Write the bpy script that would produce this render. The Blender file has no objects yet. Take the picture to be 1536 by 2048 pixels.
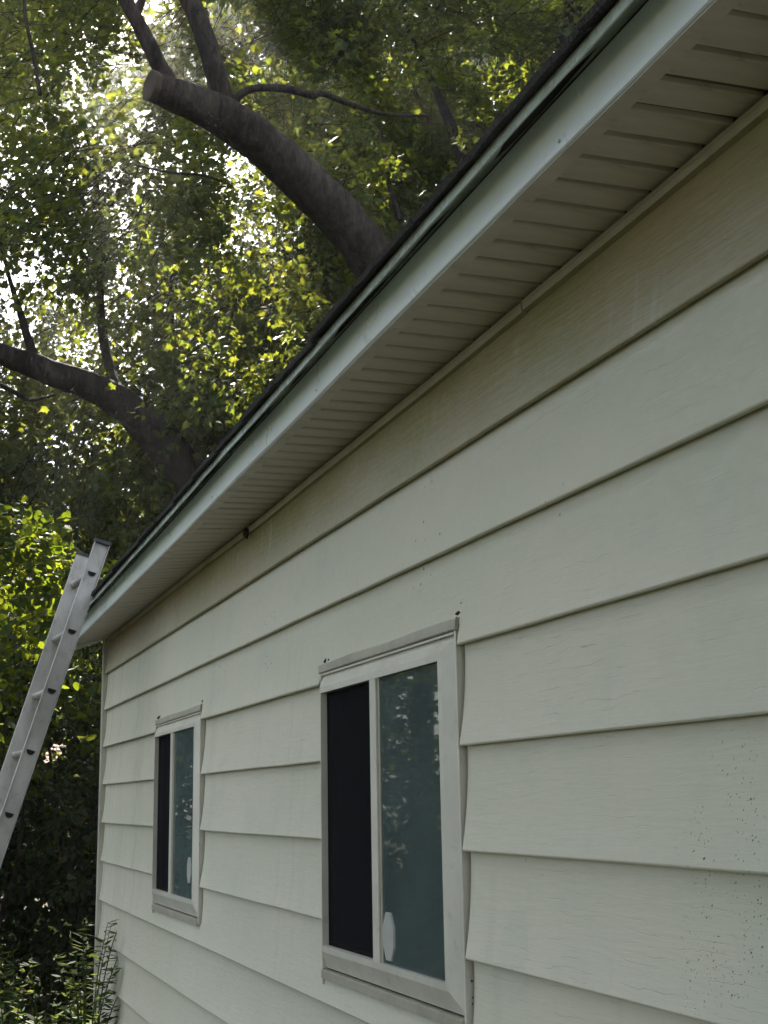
import bpy, bmesh, math, random
import numpy as np
from mathutils import Vector, Matrix, noise as mnoise
R_ = random.Random(7)
rng = np.random.default_rng(11)
scn = bpy.context.scene
COL = scn.collection

# ------------------------------------------------------------------ camera
F = 2700.0; CX, CY = 768.0, 1024.0
_a = np.array([-989.0, -601.0, -F]); AX = _a/np.linalg.norm(_a)
_ux = -0.0173
AZ = np.array([_ux, 1.0, -(AX[0]*_ux+AX[1])/AX[2]]); AZ /= np.linalg.norm(AZ)
AY = np.cross(AZ, AX)
ROT = np.array([AX, AY, AZ])            # camera -> world
CAM = np.array([0.0, 1.134, 1.55])      # 1.13 m from the wall, eye height
cam = bpy.data.objects.new('camera', bpy.data.cameras.new('camera'))
COL.objects.link(cam)
cam.matrix_world = Matrix([[*ROT[0], CAM[0]], [*ROT[1], CAM[1]], [*ROT[2], CAM[2]], [0, 0, 0, 1]])
cam.data.sensor_fit = 'VERTICAL'
cam.data.sensor_height = 24.0
cam.data.lens = 24.0*F/2048.0
cam.data.clip_start = 0.05; cam.data.clip_end = 2000
scn.camera = cam

def ray(px, py):
    return ROT @ np.array([px-CX, -(py-CY), -F])
def onX(px, py, x):
    r = ray(px, py); t = (x-CAM[0])/r[0]; return CAM+t*r

# ------------------------------------------------------------------ sky, sun, exposure
SUN = Vector((1.0, -0.10, 0.86)).normalized()
elev = math.asin(SUN.z); az = math.atan2(SUN.x, SUN.y)
w = bpy.data.worlds.new('World'); scn.world = w; w.use_nodes = True
nt = w.node_tree; nt.nodes.clear()
sky = nt.nodes.new('ShaderNodeTexSky'); sky.sky_type = 'NISHITA'; sky.sun_disc = False
sky.sun_elevation = elev; sky.sun_rotation = az; sky.air_density = 1.0; sky.dust_density = 1.2; sky.ozone_density = 1.0
bg = nt.nodes.new('ShaderNodeBackground'); bg.inputs[1].default_value = 0.06
wo = nt.nodes.new('ShaderNodeOutputWorld')
# broken white cloud over the whole dome
tcw = nt.nodes.new('ShaderNodeTexCoord'); cn = nt.nodes.new('ShaderNodeTexNoise')
cn.inputs['Scale'].default_value = 2.2; cn.inputs['Detail'].default_value = 7; cn.inputs['Roughness'].default_value = 0.55; cn.inputs['Distortion'].default_value = 0.4
nt.links.new(tcw.outputs['Generated'], cn.inputs['Vector'])
cr_ = nt.nodes.new('ShaderNodeMapRange'); cr_.interpolation_type = 'SMOOTHSTEP'
for i_, v_ in ((1, 0.44), (2, 0.62), (3, 0.0), (4, 0.92)): cr_.inputs[i_].default_value = v_
nt.links.new(cn.outputs['Fac'], cr_.inputs[0])
cm = nt.nodes.new('ShaderNodeMix'); cm.data_type = 'RGBA'
nt.links.new(cr_.outputs[0], cm.inputs[0]); nt.links.new(sky.outputs[0], cm.inputs[6]); cm.inputs[7].default_value = (8.7, 8.75, 8.8, 1)
nt.links.new(cm.outputs[2], bg.inputs[0]); nt.links.new(bg.outputs[0], wo.inputs[0])
sl = bpy.data.lights.new('sun', 'SUN'); sl.energy = 5.0; sl.angle = math.radians(0.5); sl.color = (1.0, 0.94, 0.82)
so = bpy.data.objects.new('sun', sl); COL.objects.link(so)
so.rotation_euler = SUN.to_track_quat('Z', 'Y').to_euler()
vs = scn.view_settings
vs.view_transform = 'Standard'; vs.look = 'None'; vs.gamma = 1.0; vs.use_curve_mapping = False
vs.exposure = 2.46
scn.cycles.max_bounces = 8; scn.cycles.diffuse_bounces = 4; scn.cycles.transmission_bounces = 6
scn.cycles.transparent_max_bounces = 12
scn.cycles.caustics_reflective = False; scn.cycles.caustics_refractive = False
scn.cycles.sample_clamp_indirect = 6.0

# ------------------------------------------------------------------ node helpers
class NT:
    def __init__(s, name):
        s.m = bpy.data.materials.new(name); s.m.use_nodes = True
        s.t = s.m.node_tree; s.t.nodes.clear()
        s.out = s.t.nodes.new('ShaderNodeOutputMaterial')
    def n(s, typ, **kw):
        nd = s.t.nodes.new(typ)
        for k, v in kw.items():
            if k.startswith('i_'):
                key = k[2:]; key = int(key) if key.isdigit() else key
                if hasattr(v, 'node') or isinstance(v, bpy.types.NodeSocket): s.t.links.new(v, nd.inputs[key])
                else: nd.inputs[key].default_value = v
            else: setattr(nd, k, v)
        return nd
    def link(s, a, b): s.t.links.new(a, b)
    def math(s, op, a, b=0.0, c=None, clamp=False):
        nd = s.t.nodes.new('ShaderNodeMath'); nd.operation = op; nd.use_clamp = clamp
        for i, v in enumerate((a, b) if c is None else (a, b, c)):
            if isinstance(v, bpy.types.NodeSocket): s.t.links.new(v, nd.inputs[i])
            else: nd.inputs[i].default_value = v
        return nd.outputs[0]
    def mix(s, f, a, b, mode='MIX'):
        nd = s.t.nodes.new('ShaderNodeMix'); nd.data_type = 'RGBA'; nd.blend_type = mode
        for i, v in ((0, f), (6, a), (7, b)):
            if isinstance(v, bpy.types.NodeSocket): s.t.links.new(v, nd.inputs[i])
            elif i == 0: nd.inputs[0].default_value = v
            else: nd.inputs[i].default_value = (*v, 1.0)
        return nd.outputs[2]
    def pos(s, scale=(1, 1, 1), coord='Object'):
        tc = s.t.nodes.new('ShaderNodeTexCoord')
        mp = s.t.nodes.new('ShaderNodeMapping'); mp.inputs['Scale'].default_value = scale
        s.t.links.new(tc.outputs[coord], mp.inputs[0]); return mp.outputs[0]
    def noise(s, vec, scale=1.0, detail=3.0, rough=0.5, dist=0.0):
        nd = s.t.nodes.new('ShaderNodeTexNoise'); s.t.links.new(vec, nd.inputs['Vector'])
        nd.inputs['Scale'].default_value = scale; nd.inputs['Detail'].default_value = detail
        nd.inputs['Roughness'].default_value = rough; nd.inputs['Distortion'].default_value = dist
        return nd.outputs['Fac']
    def ramp(s, v, lo, hi, a=0.0, b=1.0):
        nd = s.t.nodes.new('ShaderNodeMapRange'); nd.interpolation_type = 'SMOOTHSTEP'
        s.t.links.new(v, nd.inputs[0])
        for i, x in ((1, lo), (2, hi), (3, a), (4, b)): nd.inputs[i].default_value = x
        return nd.outputs[0]
    def sep(s, vec):
        nd = s.t.nodes.new('ShaderNodeSeparateXYZ'); s.t.links.new(vec, nd.inputs[0]); return nd.outputs
    def comb(s, x, y, z):
        nd = s.t.nodes.new('ShaderNodeCombineXYZ')
        for i, v in enumerate((x, y, z)):
            if isinstance(v, bpy.types.NodeSocket): s.t.links.new(v, nd.inputs[i])
            else: nd.inputs[i].default_value = v
        return nd.outputs[0]
    def bump(s, h, strength=0.3, dist=0.01):
        nd = s.t.nodes.new('ShaderNodeBump'); s.t.links.new(h, nd.inputs['Height'])
        nd.inputs['Strength'].default_value = strength; nd.inputs['Distance'].default_value = dist
        return nd.outputs[0]
    def principled(s, col, rough=0.5, metal=0.0, spec=0.5, normal=None):
        nd = s.t.nodes.new('ShaderNodeBsdfPrincipled')
        for k, v in (('Base Color', col), ('Roughness', rough), ('Metallic', metal), ('Specular IOR Level', spec), ('Normal', normal)):
            if v is None: continue
            if isinstance(v, bpy.types.NodeSocket): s.t.links.new(v, nd.inputs[k])
            elif k == 'Base Color': nd.inputs[k].default_value = (*v, 1.0)
            else: nd.inputs[k].default_value = v
        s.t.links.new(nd.outputs[0], s.out.inputs[0]); return nd

# ------------------------------------------------------------------ materials
def mat_siding(name, base, stained=False):
    k = NT(name)
    p = k.pos()
    x, y, z = k.sep(p)
    big = k.noise(k.pos((0.5, 1, 1.6)), 1.6, 3)
    col = k.mix(k.ramp(big, 0.35, 0.65), base, tuple(c*f for c, f in zip(base, (0.93, 0.955, 0.93))))
    grn = k.noise(k.pos((2.0, 1, 2.5)), 1.7, 4, 0.6)
    col = k.mix(k.ramp(grn, 0.5, 0.75, 0, 0.35), col, (0.44, 0.50, 0.40))
    # run-off streaks, long in z
    st = k.noise(k.pos((9, 1, 0.35)), 1.0, 4, 0.65)
    st2 = k.noise(k.pos((0.9, 1, 0.8)), 1.0, 2)
    stm = k.math('MULTIPLY', k.ramp(st, 0.52, 0.78), k.ramp(st2, 0.4, 0.65))
    col = k.mix(k.math('MULTIPLY', stm, 0.45), col, (0.33, 0.37, 0.31))
    # chalky pale vertical rub marks
    ch = k.noise(k.pos((26, 1, 1.6)), 1.0, 2, 0.5)
    ch2 = k.noise(k.pos((1.7, 1, 3.1)), 1.3, 2)
    stm = k.math('MULTIPLY', k.ramp(k.noise(k.pos((13, 1, 0.5)), 1.0, 4, 0.6), 0.45, 0.7), k.ramp(x, 6.2, 7.1))
    col = k.mix(k.math('MULTIPLY', stm, 0.38), col, (0.30, 0.34, 0.28))
    # fine broken grain cracks along x
    wob = k.noise(k.pos((9, 1, 16)), 1.0, 3, 0.6)
    lane = k.math('FRACT', k.math('ADD', k.math('MULTIPLY', z, 62.0), k.math('MULTIPLY', wob, 2.2)))
    line = k.math('SUBTRACT', 1.0, k.ramp(k.math('ABSOLUTE', k.math('SUBTRACT', lane, 0.5)), 0.015, 0.065))
    brk = k.noise(k.pos((7, 1, 55)), 1.0, 2)
    line = k.math('MULTIPLY', line, k.ramp(brk, 0.47, 0.62))
    brk2 = k.noise(k.pos((1.2, 1, 2.2)), 1.0, 2)
    line = k.math('MULTIPLY', line, k.ramp(brk2, 0.42, 0.62))
    col = k.mix(k.math('MULTIPLY', line, 0.26), col, (0.2, 0.2, 0.16))
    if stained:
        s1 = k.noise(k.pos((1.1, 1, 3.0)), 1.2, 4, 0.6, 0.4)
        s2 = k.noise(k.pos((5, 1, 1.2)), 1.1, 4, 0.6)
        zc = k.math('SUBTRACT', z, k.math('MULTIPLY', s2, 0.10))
        m = k.math('MULTIPLY', k.ramp(s1, 0.30, 0.62, 0.5, 1.0), k.ramp(zc, 2.22, 2.39, 0.5, 1.0))  # stain with some soffit shade painted in, heaviest towards the top
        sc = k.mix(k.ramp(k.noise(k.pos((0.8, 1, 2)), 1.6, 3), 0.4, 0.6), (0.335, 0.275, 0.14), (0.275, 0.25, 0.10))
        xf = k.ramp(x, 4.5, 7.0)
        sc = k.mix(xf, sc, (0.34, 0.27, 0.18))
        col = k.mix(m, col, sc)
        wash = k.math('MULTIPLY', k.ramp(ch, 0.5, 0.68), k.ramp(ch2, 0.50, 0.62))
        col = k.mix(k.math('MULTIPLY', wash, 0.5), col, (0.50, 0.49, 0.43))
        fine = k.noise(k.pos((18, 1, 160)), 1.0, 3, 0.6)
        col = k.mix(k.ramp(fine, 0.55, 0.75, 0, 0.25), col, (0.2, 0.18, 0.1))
    # insect specks and grime dots: voronoi dots gated by patches
    def specks(scale, lo, region, amount, col):
        v = k.t.nodes.new('ShaderNodeTexVoronoi'); v.inputs['Scale'].default_value = scale
        jt = k.math('MULTIPLY', k.noise(k.pos((160, 1, 160)), 1.0, 2), 0.007)
        k.link(k.comb(k.math('ADD', k.math('MULTIPLY', x, 0.75), jt), 0.0, k.math('SUBTRACT', z, jt)), v.inputs['Vector'])
        rnd = k.sep(v.outputs['Color'])[0]
        dot = k.math('SUBTRACT', 1.0, k.ramp(v.outputs['Distance'], 0.10, 0.24))
        dot = k.math('MULTIPLY', dot, k.math('GREATER_THAN', rnd, lo))
        return k.mix(k.math('MULTIPLY', k.math('MULTIPLY', dot, region), amount), col, (0.02, 0.02, 0.018))
    xn = k.math('ADD', k.math('SUBTRACT', x, k.math('MULTIPLY', k.math('SUBTRACT', 1.62, z), 0.20)), k.math('MULTIPLY', k.noise(k.pos((3, 1, 5)), 1.0, 3), 0.16))
    band = k.math('MULTIPLY', k.ramp(xn, 1.62, 1.69), k.math('SUBTRACT', 1.0, k.ramp(xn, 1.80, 1.88)))
    band = k.math('MULTIPLY', band, k.math('SUBTRACT', 1.0, k.ramp(z, 1.50, 1.72)))
    band = k.math('MULTIPLY', band, k.ramp(k.noise(k.pos((9, 1, 9)), 1.0, 2), 0.36, 0.52))
    col = specks(170, 0.30, band, 0.95, col)
    col = specks(100, 0.60, band, 0.95, col)
    col = specks(60, 0.80, k.ramp(k.noise(k.pos((1.5, 1, 2)), 1.3, 2), 0.62, 0.68), 0.8, col)
    # relief
    gr = k.noise(k.pos((7, 1, 75)), 1.0, 5, 0.65, 0.3)
    gl = k.noise(k.pos((55, 55, 55)), 1.0, 3)
    h = k.math('ADD', k.math('MULTIPLY', gr, 0.7 if not stained else 1.4), k.math('MULTIPLY', gl, 0.25))
    h = k.math('SUBTRACT', h, k.math('MULTIPLY', line, 0.5))
    k.principled(col, k.ramp(gl, 0.3, 0.7, 0.42, 0.6), 0, 0.35, k.bump(h, 0.35, 0.004))
    return k.m
M = {}
M['siding'] = mat_siding('siding_paint', (0.62, 0.585, 0.475))
M['stained'] = mat_siding('siding_stain_shade', (0.50, 0.46, 0.345), True)

def mat_painted(name, c, c2, rough=0.45, spec=0.4, dirt=0.3, scale=4.0, dcol=(0.16, 0.15, 0.11), stretch=(1, 1, 1), metal=0.0):
    k = NT(name)
    p = k.pos(stretch)
    col = k.mix(k.ramp(k.noise(p, scale, 4, 0.6), 0.35, 0.68), c, c2)
    d = k.noise(p, scale*5, 5, 0.7)
    col = k.mix(k.ramp(d, 0.56, 0.80, 0, dirt), col, dcol)
    h = k.noise(k.pos((30, 30, 30)), 1.0, 3)
    k.principled(col, k.ramp(d, 0.3, 0.7, rough-0.08, rough+0.1), metal, spec, k.bump(h, 0.08, 0.004))
    return k.m
M['fascia'] = mat_painted('fascia_aluminium', (0.78, 0.82, 0.80), (0.73, 0.77, 0.75), 0.34, 0.5, 0.18, 3.0)
M['drip'] = mat_painted('drip_edge_metal', (0.66, 0.74, 0.70), (0.56, 0.64, 0.60), 0.28, 0.6, 0.3, 5.0)
M['soffit'] = mat_painted('soffit_vinyl', (0.68, 0.615, 0.565), (0.55, 0.495, 0.45), 0.6, 0.3, 0.75, 3.0, (0.12, 0.10, 0.08), (5, 1.2, 1))
M['groove'] = mat_painted('soffit_groove', (0.20, 0.17, 0.14), (0.10, 0.085, 0.07), 0.8, 0.1, 0.6, 1.6, (0.03, 0.028, 0.025))
M['trim'] = mat_painted('soffit_trim_paint', (0.46, 0.42, 0.32), (0.38, 0.34, 0.25), 0.55, 0.3, 0.55, 4.0, (0.12, 0.10, 0.06))
M['frame'] = mat_painted('window_frame_paint', (0.60, 0.575, 0.49), (0.53, 0.505, 0.425), 0.4, 0.45, 0.35, 6.0)
M['frame_tan'] = mat_painted('window_trim_tan', (0.38, 0.355, 0.28), (0.31, 0.29, 0.225), 0.5, 0.4, 0.55, 7.0)
M['post'] = mat_painted('corner_post_paint', (0.52, 0.51, 0.44), (0.40, 0.38, 0.31), 0.5, 0.4, 0.7, 5.0, (0.14, 0.12, 0.08), (1, 1, 0.6))
M['grime_gap_shade'] = mat_painted('dark_grime_gap_shade', (0.03, 0.028, 0.024), (0.05, 0.045, 0.035), 0.9, 0.1, 0.3, 30)  # dirt colour, also painted as shade in the narrow window gaps
M['wood'] = mat_painted('sheathing_wood', (0.26, 0.2, 0.13), (0.2, 0.15, 0.1), 0.8, 0.2, 0.3, 4)
M['eave_shade'] = mat_painted('eave_shade_dark', (0.075, 0.066, 0.05), (0.05, 0.045, 0.036), 0.9, 0.1, 0.4, 3)  # dark colour standing in for shade under the drip edge
M['sill_wood'] = mat_painted('brown_wood', (0.30, 0.17, 0.09), (0.22, 0.12, 0.07), 0.6, 0.3, 0.2, 4)
M['room'] = mat_painted('room_paint', (0.22, 0.18, 0.14), (0.18, 0.15, 0.12), 0.9, 0.1, 0.2, 2)
M['sticker'] = mat_painted('sash_pull_plastic', (0.40, 0.40, 0.365), (0.36, 0.36, 0.33), 0.5, 0.4, 0.25, 14)
M['aluminium'] = mat_painted('weathered_aluminium', (0.46, 0.45, 0.425), (0.33, 0.32, 0.30), 0.5, 0.5, 0.75, 6.0, (0.07, 0.062, 0.052), (1, 1, 0.6), 0.45)
M['blackcap'] = mat_painted('black_plastic', (0.025, 0.025, 0.03), (0.04, 0.04, 0.045), 0.5, 0.4, 0.2, 20)
M['hole'] = mat_painted('tube_inside', (0.03, 0.03, 0.03), (0.02, 0.02, 0.02), 0.8, 0.1, 0.1, 20)

k = NT('asphalt_shingle')
g = k.noise(k.pos((160, 160, 160)), 1.0, 3, 0.7); g2 = k.noise(k.pos((2.5, 2.5, 2.5)), 1.0, 3)
oi = k.t.nodes.new('ShaderNodeObjectInfo')
col = k.mix(k.ramp(g, 0.35, 0.7), (0.035, 0.033, 0.034), (0.11, 0.10, 0.10))
col = k.mix(k.math('MULTIPLY', oi.outputs['Random'], 0.5), col, (0.05, 0.045, 0.045))
col = k.mix(k.ramp(g2, 0.5, 0.7, 0, 0.4), col, (0.05, 0.055, 0.035))
k.principled(col, 0.92, 0, 0.15, k.bump(g, 0.6, 0.004)); M['shingle'] = k.m

k = NT('far_roof_shingle')
g = k.noise(k.pos((3, 3, 3)), 1.0, 3); v = k.t.nodes.new('ShaderNodeTexVoronoi'); v.inputs['Scale'].default_value = 4
k.link(k.pos(), v.inputs['Vector'])
col = k.mix(k.ramp(g, 0.35, 0.65), (0.36, 0.25, 0.21), (0.28, 0.20, 0.17))
k.principled(col, 0.9, 0, 0.2); M['farroof'] = k.m
M['farwall'] = mat_painted('far_wall_paint', (0.55, 0.52, 0.46), (0.5, 0.47, 0.4), 0.7, 0.3, 0.2, 2)

# glass: clear pane with a film of dust, and an insect screen
def mat_glass(name, dust, dcol, rough, tint=(0.8, 0.85, 0.83)):
    k = NT(name)
    tr = k.n('ShaderNodeBsdfTransparent', i_0=(*tint, 1))
    gl = k.n('ShaderNodeBsdfGlossy', i_Roughness=rough)
    lw = k.n('ShaderNodeFresnel', i_IOR=1.52)
    s1 = k.n('ShaderNodeMixShader'); k.link(k.math('MULTIPLY', lw.outputs[0], 1.5, clamp=True), s1.inputs[0])
    k.link(tr.outputs[0], s1.inputs[1]); k.link(gl.outputs[0], s1.inputs[2])
    df = k.n('ShaderNodeBsdfDiffuse'); df.inputs[0].default_value = (*dcol, 1)
    s2 = k.n('ShaderNodeMixShader')
    d = k.ramp(k.noise(k.pos((2, 2, 3)), 1.6, 5, 0.6), 0.3, 0.75, dust*0.8, dust*1.2)
    sp = k.noise(k.pos((10, 10, 55)), 1.0, 2)
    d = k.math('ADD', d, k.ramp(sp, 0.72, 0.8, 0, 0.2), clamp=True)
    k.link(d, s2.inputs[0]); k.link(s1.outputs[0], s2.inputs[1]); k.link(df.outputs[0], s2.inputs[2])
    k.link(s2.outputs[0], k.out.inputs[0])
    return k.m
M['glass'] = mat_glass('dusty_glass', 0.60, (0.105, 0.14, 0.132), 0.02)
M['glass_clean'] = mat_glass('clear_glass', 0.06, (0.2, 0.22, 0.22), 0.02)
k = NT('insect_mesh')
tr = k.n('ShaderNodeBsdfTransparent', i_0=(1, 1, 1, 1)); df = k.n('ShaderNodeBsdfDiffuse'); df.inputs[0].default_value = (0.020, 0.0205, 0.022, 1)
mx = k.n('ShaderNodeMixShader', i_0=0.68); k.link(tr.outputs[0], mx.inputs[1]); k.link(df.outputs[0], mx.inputs[2]); k.link(mx.outputs[0], k.out.inputs[0])
M['screen'] = k.m

def mat_leaf(name, d1, d2, t1, t2, tf=0.5, spec=0.10):
    k = NT(name)
    at = k.n('ShaderNodeAttribute', attribute_name='tint')
    f = at.outputs['Fac']
    dc = k.mix(f, d1, d2); tc_ = k.mix(f, t1, t2)
    pr = k.t.nodes.new('ShaderNodeBsdfPrincipled'); k.link(dc, pr.inputs['Base Color'])
    pr.inputs['Roughness'].default_value = 0.55; pr.inputs['Specular IOR Level'].default_value = spec
    tl = k.n('ShaderNodeBsdfTranslucent'); k.link(tc_, tl.inputs[0])
    mx = k.n('ShaderNodeMixShader', i_0=tf); k.link(pr.outputs[0], mx.inputs[1]); k.link(tl.outputs[0], mx.inputs[2])
    k.link(mx.outputs[0], k.out.inputs[0]); return k.m
M['maple'] = mat_leaf('maple_leaf', (0.026, 0.040, 0.020), (0.038, 0.052, 0.022), (0.28, 0.38, 0.035), (0.62, 0.62, 0.05), 0.28)
M['farleaf'] = mat_leaf('far_tree_leaf', (0.030, 0.048, 0.020), (0.04, 0.058, 0.020), (0.18, 0.26, 0.03), (0.32, 0.37, 0.04), 0.27)
M['shrub'] = mat_leaf('shrub_leaf', (0.016, 0.026, 0.013), (0.026, 0.038, 0.016), (0.28, 0.40, 0.02), (0.56, 0.60, 0.03), 0.26, 0.03)
M['shaded_shrub'] = mat_leaf('shaded_shrub_leaf', (0.014, 0.021, 0.013), (0.022, 0.031, 0.016), (0.20, 0.28, 0.02), (0.36, 0.40, 0.03), 0.06, 0.08)  # shrub leaf darkened, deep shade put into its colour and low translucency
M['weed'] = mat_leaf('weed_leaf', (0.05, 0.085, 0.035), (0.09, 0.11, 0.045), (0.15, 0.22, 0.04), (0.30, 0.31, 0.07), 0.4, 0.06)
M['grass'] = mat_leaf('grass_blade', (0.05, 0.08, 0.03), (0.09, 0.10, 0.04), (0.12, 0.18, 0.03), (0.2, 0.22, 0.05), 0.35, 0.06)

k = NT('bark')
b1 = k.noise(k.pos((14, 14, 3.0)), 1.0, 5, 0.65, 0.6); b2 = k.noise(k.pos((40, 40, 14)), 1.0, 4, 0.6)
hh = k.math('ADD', k.math('MULTIPLY', b1, 0.8), k.math('MULTIPLY', b2, 0.35))
col = k.mix(k.ramp(hh, 0.42, 0.75), (0.015, 0.0125, 0.0105), (0.052, 0.043, 0.035))
k.principled(col, 0.9, 0, 0.1, k.bump(hh, 1.0, 0.05)); M['bark'] = k.m
k = NT('sawn_wood')
rr = k.noise(k.pos((6, 6, 6)), 1.0, 4)
k.principled(k.mix(k.ramp(rr, 0.35, 0.7), (0.065, 0.05, 0.036), (0.035, 0.028, 0.022)), 0.85, 0, 0.2, k.bump(rr, 0.4, 0.01)); M['sawn'] = k.m
k = NT('leaf_litter_soil')
g = k.noise(k.pos((9, 9, 9)), 1.0, 6, 0.7); g2 = k.noise(k.pos((0.6, 0.6, 0.6)), 1.0, 3)
col = k.mix(k.ramp(g, 0.35, 0.7), (0.045, 0.038, 0.026), (0.10, 0.085, 0.055))
col = k.mix(k.ramp(g2, 0.42, 0.62), col, (0.055, 0.075, 0.03))
k.principled(col, 0.95, 0, 0.1, k.bump(g, 0.7, 0.03)); M['ground'] = k.m

# ------------------------------------------------------------------ mesh helpers
def link(name, me, mat, parent=None, smooth=False):
    o = bpy.data.objects.new(name, me); COL.objects.link(o)
    if mat is not None and not me.materials: me.materials.append(mat)
    if parent is not None: o.parent = parent
    if smooth: me.polygons.foreach_set('use_smooth', [True]*len(me.polygons))
    return o
def mesh(name, verts, faces):
    me = bpy.data.meshes.new(name); me.from_pydata([tuple(map(float, v)) for v in verts], [], faces); me.update(); return me
class MB:
    def __init__(s): s.v = []; s.f = []
    def add(s, verts, faces):
        b = len(s.v); s.v += [tuple(v) for v in verts]; s.f += [tuple(i+b for i in f) for f in faces]; return s
    def box(s, x0, x1, y0, y1, z0, z1):
        return s.add([(x0,y0,z0),(x1,y0,z0),(x1,y1,z0),(x0,y1,z0),(x0,y0,z1),(x1,y0,z1),(x1,y1,z1),(x0,y1,z1)],
                     [(0,3,2,1),(4,5,6,7),(0,1,5,4),(1,2,6,5),(2,3,7,6),(3,0,4,7)])
    def sweep(s, stations, closed=False, cap=False):
        # stations: list of equally long point lists
        n = len(stations[0]); vs_ = [p for st in stations for p in st]; fs = []
        for i in range(len(stations)-1):
            for j in range(n if closed else n-1):
                a = i*n+j; b = i*n+(j+1) % n
                fs.append((a, b, b+n, a+n))
        if cap:
            fs.append(tuple(range(n-1, -1, -1))); fs.append(tuple((len(stations)-1)*n+j for j in range(n)))
        return s.add(vs_, fs)
    def build(s, name, mat, parent=None, smooth=False, bevel=0.0):
        me = mesh(name, s.v, s.f)
        bm = bmesh.new(); bm.from_mesh(me)
        if bevel > 0:
            bmesh.ops.bevel(bm, geom=bm.edges[:], offset=bevel, segments=2, affect='EDGES', profile=0.5)
        bmesh.ops.recalc_face_normals(bm, faces=bm.faces[:])
        bm.to_mesh(me); bm.free()
        o = link(name, me, mat, parent, smooth)
        if smooth: me.set_sharp_from_angle(angle=math.radians(35))
        return o
def thing(name, label, cat, loc=(0, 0, 0), group=None):
    o = bpy.data.objects.new(name, None); COL.objects.link(o); o.location = loc
    o.empty_display_size = 0.1
    o['label'] = label; o['category'] = cat
    if group: o['group'] = group
    return o
def structure(o): o['kind'] = 'structure'; return o
def nz(x, y, z, s=1.0): return mnoise.noise(Vector((x*s, y*s, z*s)))
def lerp(x, xs, ys): return float(np.interp(x, xs, ys))

# ------------------------------------------------------------------ ground
def ground_z(x, y): return 0.0
S = 600.0
mb = MB(); nS = 40
gx = np.concatenate([np.linspace(-S, -20, 8), np.linspace(-15, 40, 45), np.linspace(50, S, 8)])
gy = np.concatenate([np.linspace(-S, -20, 8), np.linspace(-15, 20, 30), np.linspace(30, S, 8)])
st = [[(x, y, (0.05*nz(x, y, 0, 0.5)+0.02*nz(x, y, 3, 2.0)-0.03) if abs(x) < 60 else -0.03) for y in gy] for x in gx]
mb.sweep(st); structure(mb.build('ground', M['ground'], smooth=True))

# ------------------------------------------------------------------ house
XN, XC = -4.0, 7.80                       # near and far ends of the wall
WIN = [dict(x0=2.642, x1=3.628, z0=1.103, z1=1.912, g=(2.728, 3.592), zg=(1.185, 1.852), mu=(3.142, 3.188), pull=(3.052, 3.128, 1.193, 1.302)),
       dict(x0=5.205, x1=6.165, z0=1.118, z1=1.917, g=(5.285, 6.128), zg=(1.203, 1.860), mu=(5.722, 5.768), pull=(5.338, 5.41, 1.261, 1.359))]
house = thing('house', 'single storey house clad in weathered off white lap siding with overhanging eave', 'house')

def z_in(x): return lerp(x, [-4, 1.4, 2.3, 3.4, 4.5, 7.8], [2.545, 2.531, 2.519, 2.508, 2.505, 2.503]) + 0.002*nz(x, 0, 4, 1.3)
OV = 0.22                                  # overhang of the eave
def z_f(x): return lerp(x, [-4, 1.284, 1.849, 2.146, 3.64, 5.3, 7.9], [2.55, 2.528, 2.526, 2.521, 2.503, 2.483, 2.458]) + 0.0025*nz(x, 7, 0, 1.1) + 0.0012*nz(x, 7, 0, 4.3)
def z_course(kc, x): return 1.660+0.0032*x + (3-kc)*(0.2140-0.00097*x)

# wall core with window openings (sheathing), seen only through the panes and from the far side
core = MB()
xs = [XN, WIN[0]['x0']+.03, WIN[0]['x1']-.03, WIN[1]['x0']+.03, WIN[1]['x1']-.03, XC]
for i in range(5):
    if i in (1, 3):
        wd = WIN[0] if i == 1 else WIN[1]
        core.box(xs[i], xs[i+1], -0.10, -0.003, -0.05, wd['z0']+.03); core.box(xs[i], xs[i+1], -0.10, -0.003, wd['z1']-.03, 2.64)
    else: core.box(xs[i], xs[i+1], -0.10, -0.003, -0.05, 2.64)
core.box(XN, XN+.1, -6, -0.1, -0.05, 2.64); core.box(XC-.1, XC, -6, -0.1, -0.05, 2.64); core.box(XN+.1, XC-.1, -6, -5.9, -0.05, 2.64)
for xa in (XN, XC-.1):                     # gable triangles
    core.add([(xa, -5.99, 2.64), (xa+.1, -5.99, 2.64), (xa+.1, -.02, 2.64), (xa, -.02, 2.64), (xa, -3, 3.85), (xa+.1, -3, 3.85)],
             [(0, 1, 2, 3), (0, 4, 5, 1), (2, 5, 4, 3), (0, 3, 4), (1, 5, 2)])
core.build('wall', M['siding'], house)
rm = MB(); rm.box(XN+.11, XC-.11, -5.88, -.11, 0.02, 0.05); rm.box(XN+.11, XC-.11, -5.88, -.11, 2.40, 2.43)
rm.box(XN+.11, XC-.11, -2.6, -2.55, 0.05, 2.40)
rm.build('interior_partition', M['room'], house)

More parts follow.
